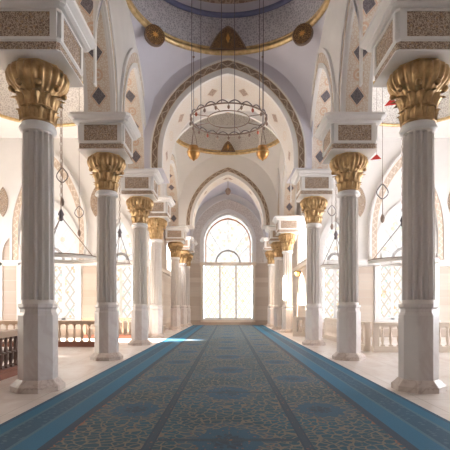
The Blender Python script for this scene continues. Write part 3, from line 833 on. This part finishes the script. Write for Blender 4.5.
ring_lamp(-5.2, 21.6, 3.55, .55, 10.6, 'small pale ring lamp seen between the second and third left columns', 4)
ring_lamp(5.25, 21.9, 3.5, .75, 10.6, 'small pale ring lamp seen between the second and third right columns', 4)

# hanging lantern strings with curled hooks
def hook_lamp(x, y, z0, z1, top, label, mat='bronze'):
    L = thing('hanging_chain_lamp', label, 'lamp', (x, y, z0), 'thin chain lamps in the aisles')
    h = z1 - z0
    b = MB(); b.lathe([(.01, 0), (.06, .06), (.075, .16), (.05, .24), (.02, .3)], 10); b.build('lamp_body', M[mat], L)
    b = MB(); b.tube([(0, 0, .3), (0, 0, h)], .015, 5); b.build('stem', M[mat], L)
    for s_ in (-1, 1):
        b = MB(); b.tube([(s_ * (.02 + .22 * math.sin(PI * i / 10) * (1 - i / 22)), 0, h * .5 + .5 * i / 10) for i in range(11)], .018, 5); b.build('scroll', M['iron'], L)
    b = MB(); b.tube([(0, 0, h), (0, 0, top - z0)], .009, 4); b.build('cord', M['bronze'], L)
hook_lamp(-5.6, 15.2, 5.0, 6.6, 10.6, 'chain lamp with curled hooks above the large left ring lamp')
hook_lamp(-6.35, 19.2, 4.6, 6.2, 12.01, 'chain lamp hanging before the great arch of the left aisle')
hook_lamp(-5.25, 19.6, 4.9, 6.0, 10.6, 'chain lamp hanging close beside the second left column')
hook_lamp(5.15, 15.0, 4.4, 6.0, 10.6, 'chain lamp hanging just inside the darkest column')
hook_lamp(6.85, 15.4, 5.0, 6.2, 10.6, 'chain lamp with curled hooks outside the darkest column')
hook_lamp(4.85, 21.0, 5.2, 6.5, 10.6, 'chain lamp hanging beyond the second right column')

# red pennants on a cord
def pennant(x, y, z, w, h, top, label, flip=1):
    L = thing('pennant', label, 'pennant', (x, y, z), 'red pennants in the right aisle')
    b = MB(); n = 8; f = []; k = []
    tri = [(-.5 * w * flip, 0), (.5 * w * flip, .2 * h), (.1 * w * flip, h)]
    A = [(p, -.012, q) for p, q in tri]; B = [(p, .012, q) for p, q in tri]
    b.face(A); b.face(B[::-1]); b.grid([A, B], 0, True, False); b.build('cloth', M['red'], L)
    b = MB(); b.tube([(.1 * w * flip, 0, h), (.1 * w * flip, 0, top - z)], .007, 4); b.build('cord', M['bronze'], L)
pennant(5.28, 14.6, 8.12, .42, .28, 10.6, 'red triangular pennant beside the bronze capital of the darkest column')
pennant(4.92, 15.0, 6.50, .37, .19, 10.6, 'red triangular pennant hanging lower, before the blind arch of the right aisle')
pennant(7.15, 14.6, 8.9, .4, .28, 10.6, 'red pennant cut by the right edge of the photo', 1)

# little sconce by the far right wall
L = thing('wall_sconce', 'small orange wall sconce on the pale stone wall by the third right column', 'sconce', (4.45, 27.6, 3.6))
b = MB(); b.box(-.05, 0, -.06, .06, -.15, .2); b.build('back_plate', M['bronze'], L)
b = MB(); b.lathe([(.05, -.1), (.14, .0), (.16, .14), (.1, .2)], 14, (-.2, 0, 0)); b.build('shade', M['amber'], L)
b = MB(); b.tube([(-.03, 0, -.05), (-.12, 0, -.1), (-.2, 0, -.08)], .02, 6); b.build('arm', M['bronze'], L)

# ------------------------------------------------------------------ balustrades
def balustrade(p0, p1, label, rail, post, plinth, h=1.05, pl=.2, step=.3, lattice=False):
    p0 = Vector((*p0, 0)); p1 = Vector((*p1, 0)); d = p1 - p0; Ln = d.length; rz = math.atan2(d.y, d.x)
    B_ = thing('balustrade', label, 'balustrade', p0, 'stone balustrades along the aisles', rz)
    b = MB(); b.box(0, Ln, -.16, .16, 0, pl * .75); b.box(0, Ln, -.13, .13, pl * .75, pl); b.build('plinth', M[plinth], B_)
    b = MB(); b.box(0, Ln, -.10, .10, h - .14, h - .08); b.box(0, Ln, -.14, .14, h - .08, h); b.build('top_rail', M[rail], B_)
    for e in (0.1, Ln - .1):
        b = MB(); b.box(e - .1, e + .1, -.1, .1, pl, h - .14); b.build('end_post', M[post], B_)
    n = max(1, int(round((Ln - .4) / step))); H = h - .14 - pl
    me = None
    for k in range(n):
        x = .2 + (Ln - .4) * (k + .5) / n
        if me is None:
            b = MB()
            b.box(-.06, .06, -.06, .06, 0, .05); b.box(-.06, .06, -.06, .06, H - .05, H)
            b.lathe([(.045, .05), (.035, .09), (.06, .2), (.068, .28), (.05, .4), (.03, H * .72), (.035, H * .78), (.05, H * .82), (.035, H * .86), (.045, H - .05)], 12)
            if lattice:
                b.ring((0, 0, H * .5), .1, .02, 16, 5)
            o = b.build('baluster', M[post], B_); me = o.data
        else:
            o = bpy.data.objects.new('baluster', me); COL.objects.link(o); o.parent = B_
        o.location = (x, 0, pl)
balustrade((-9.6, 18.2), (-4.95, 18.2), 'tan balustrade on a red-brown plinth between the first and second left columns', 'wood', 'wood', 'terra')
balustrade((-4.95, 6.2), (-5.15, 11.2), 'dark balustrade on a red-brown plinth behind the first left column', 'wood', 'wooddark', 'terra', step=.26, lattice=True)
balustrade((-7.4, 22.9), (-4.45, 22.9), 'small tan balustrade before the narrow window between second and third left columns', 'wood', 'wood', 'terra')
balustrade((5.15, 16.0), (9.6, 16.0), 'cream balustrade running behind the darkest column', 'cream', 'cream', 'cream')
balustrade((5.1, 23.4), (5.1, 16.4), 'cream balustrade running obliquely between second and third right columns', 'cream', 'cream', 'cream')
balustrade((3.55, 24.6), (4.4, 24.6), 'short cream balustrade between third and fourth right columns', 'cream', 'cream', 'cream')

# small pale shoe bench by the stone wall, behind the third left column
L = thing('low_bench', 'low pale bench by the stone wall beyond the sunlit streak', 'bench', (-4.1, 27.2, 0))
b = MB(); b.box(-.2, .2, -.9, .9, .42, .5); b.build('seat', M['cream'], L)
for s_ in (-.75, .75):
    b = MB(); b.box(-.17, .17, s_ - .06, s_ + .06, 0, .42); b.build('leg', M['cream'], L)

# ------------------------------------------------------------------ light
w = bpy.data.worlds.new('sky'); sc.world = w; w.use_nodes = True
bg = w.node_tree.nodes['Background']; bg.inputs[0].default_value = (.95, .96, 1.0, 1); bg.inputs[1].default_value = 9.0
sun = bpy.data.lights.new('sun', 'SUN'); sun.energy = 60; sun.angle = math.radians(.6); sun.color = (1, .93, .82)
so = bpy.data.objects.new('sun', sun); COL.objects.link(so)
el = math.radians(21)
dv = Vector((math.cos(el), 0.0, -math.sin(el)))
so.rotation_euler = dv.to_track_quat('-Z', 'Y').to_euler()

# ------------------------------------------------------------------ camera
cam = bpy.data.cameras.new('camera'); cam.sensor_width = 36; cam.lens = 36
cam.shift_x = -3 / 450; cam.shift_y = 82 / 450; cam.clip_end = 200
co = bpy.data.objects.new('camera', cam); COL.objects.link(co); co.location = (0, 0, 1.6); co.rotation_euler = (PI / 2, 0, 0)
sc.camera = co
vs = sc.view_settings; vs.view_transform = 'Standard'; vs.look = 'None'; vs.gamma = 1.0; vs.use_curve_mapping = False
vs.exposure = 0.46
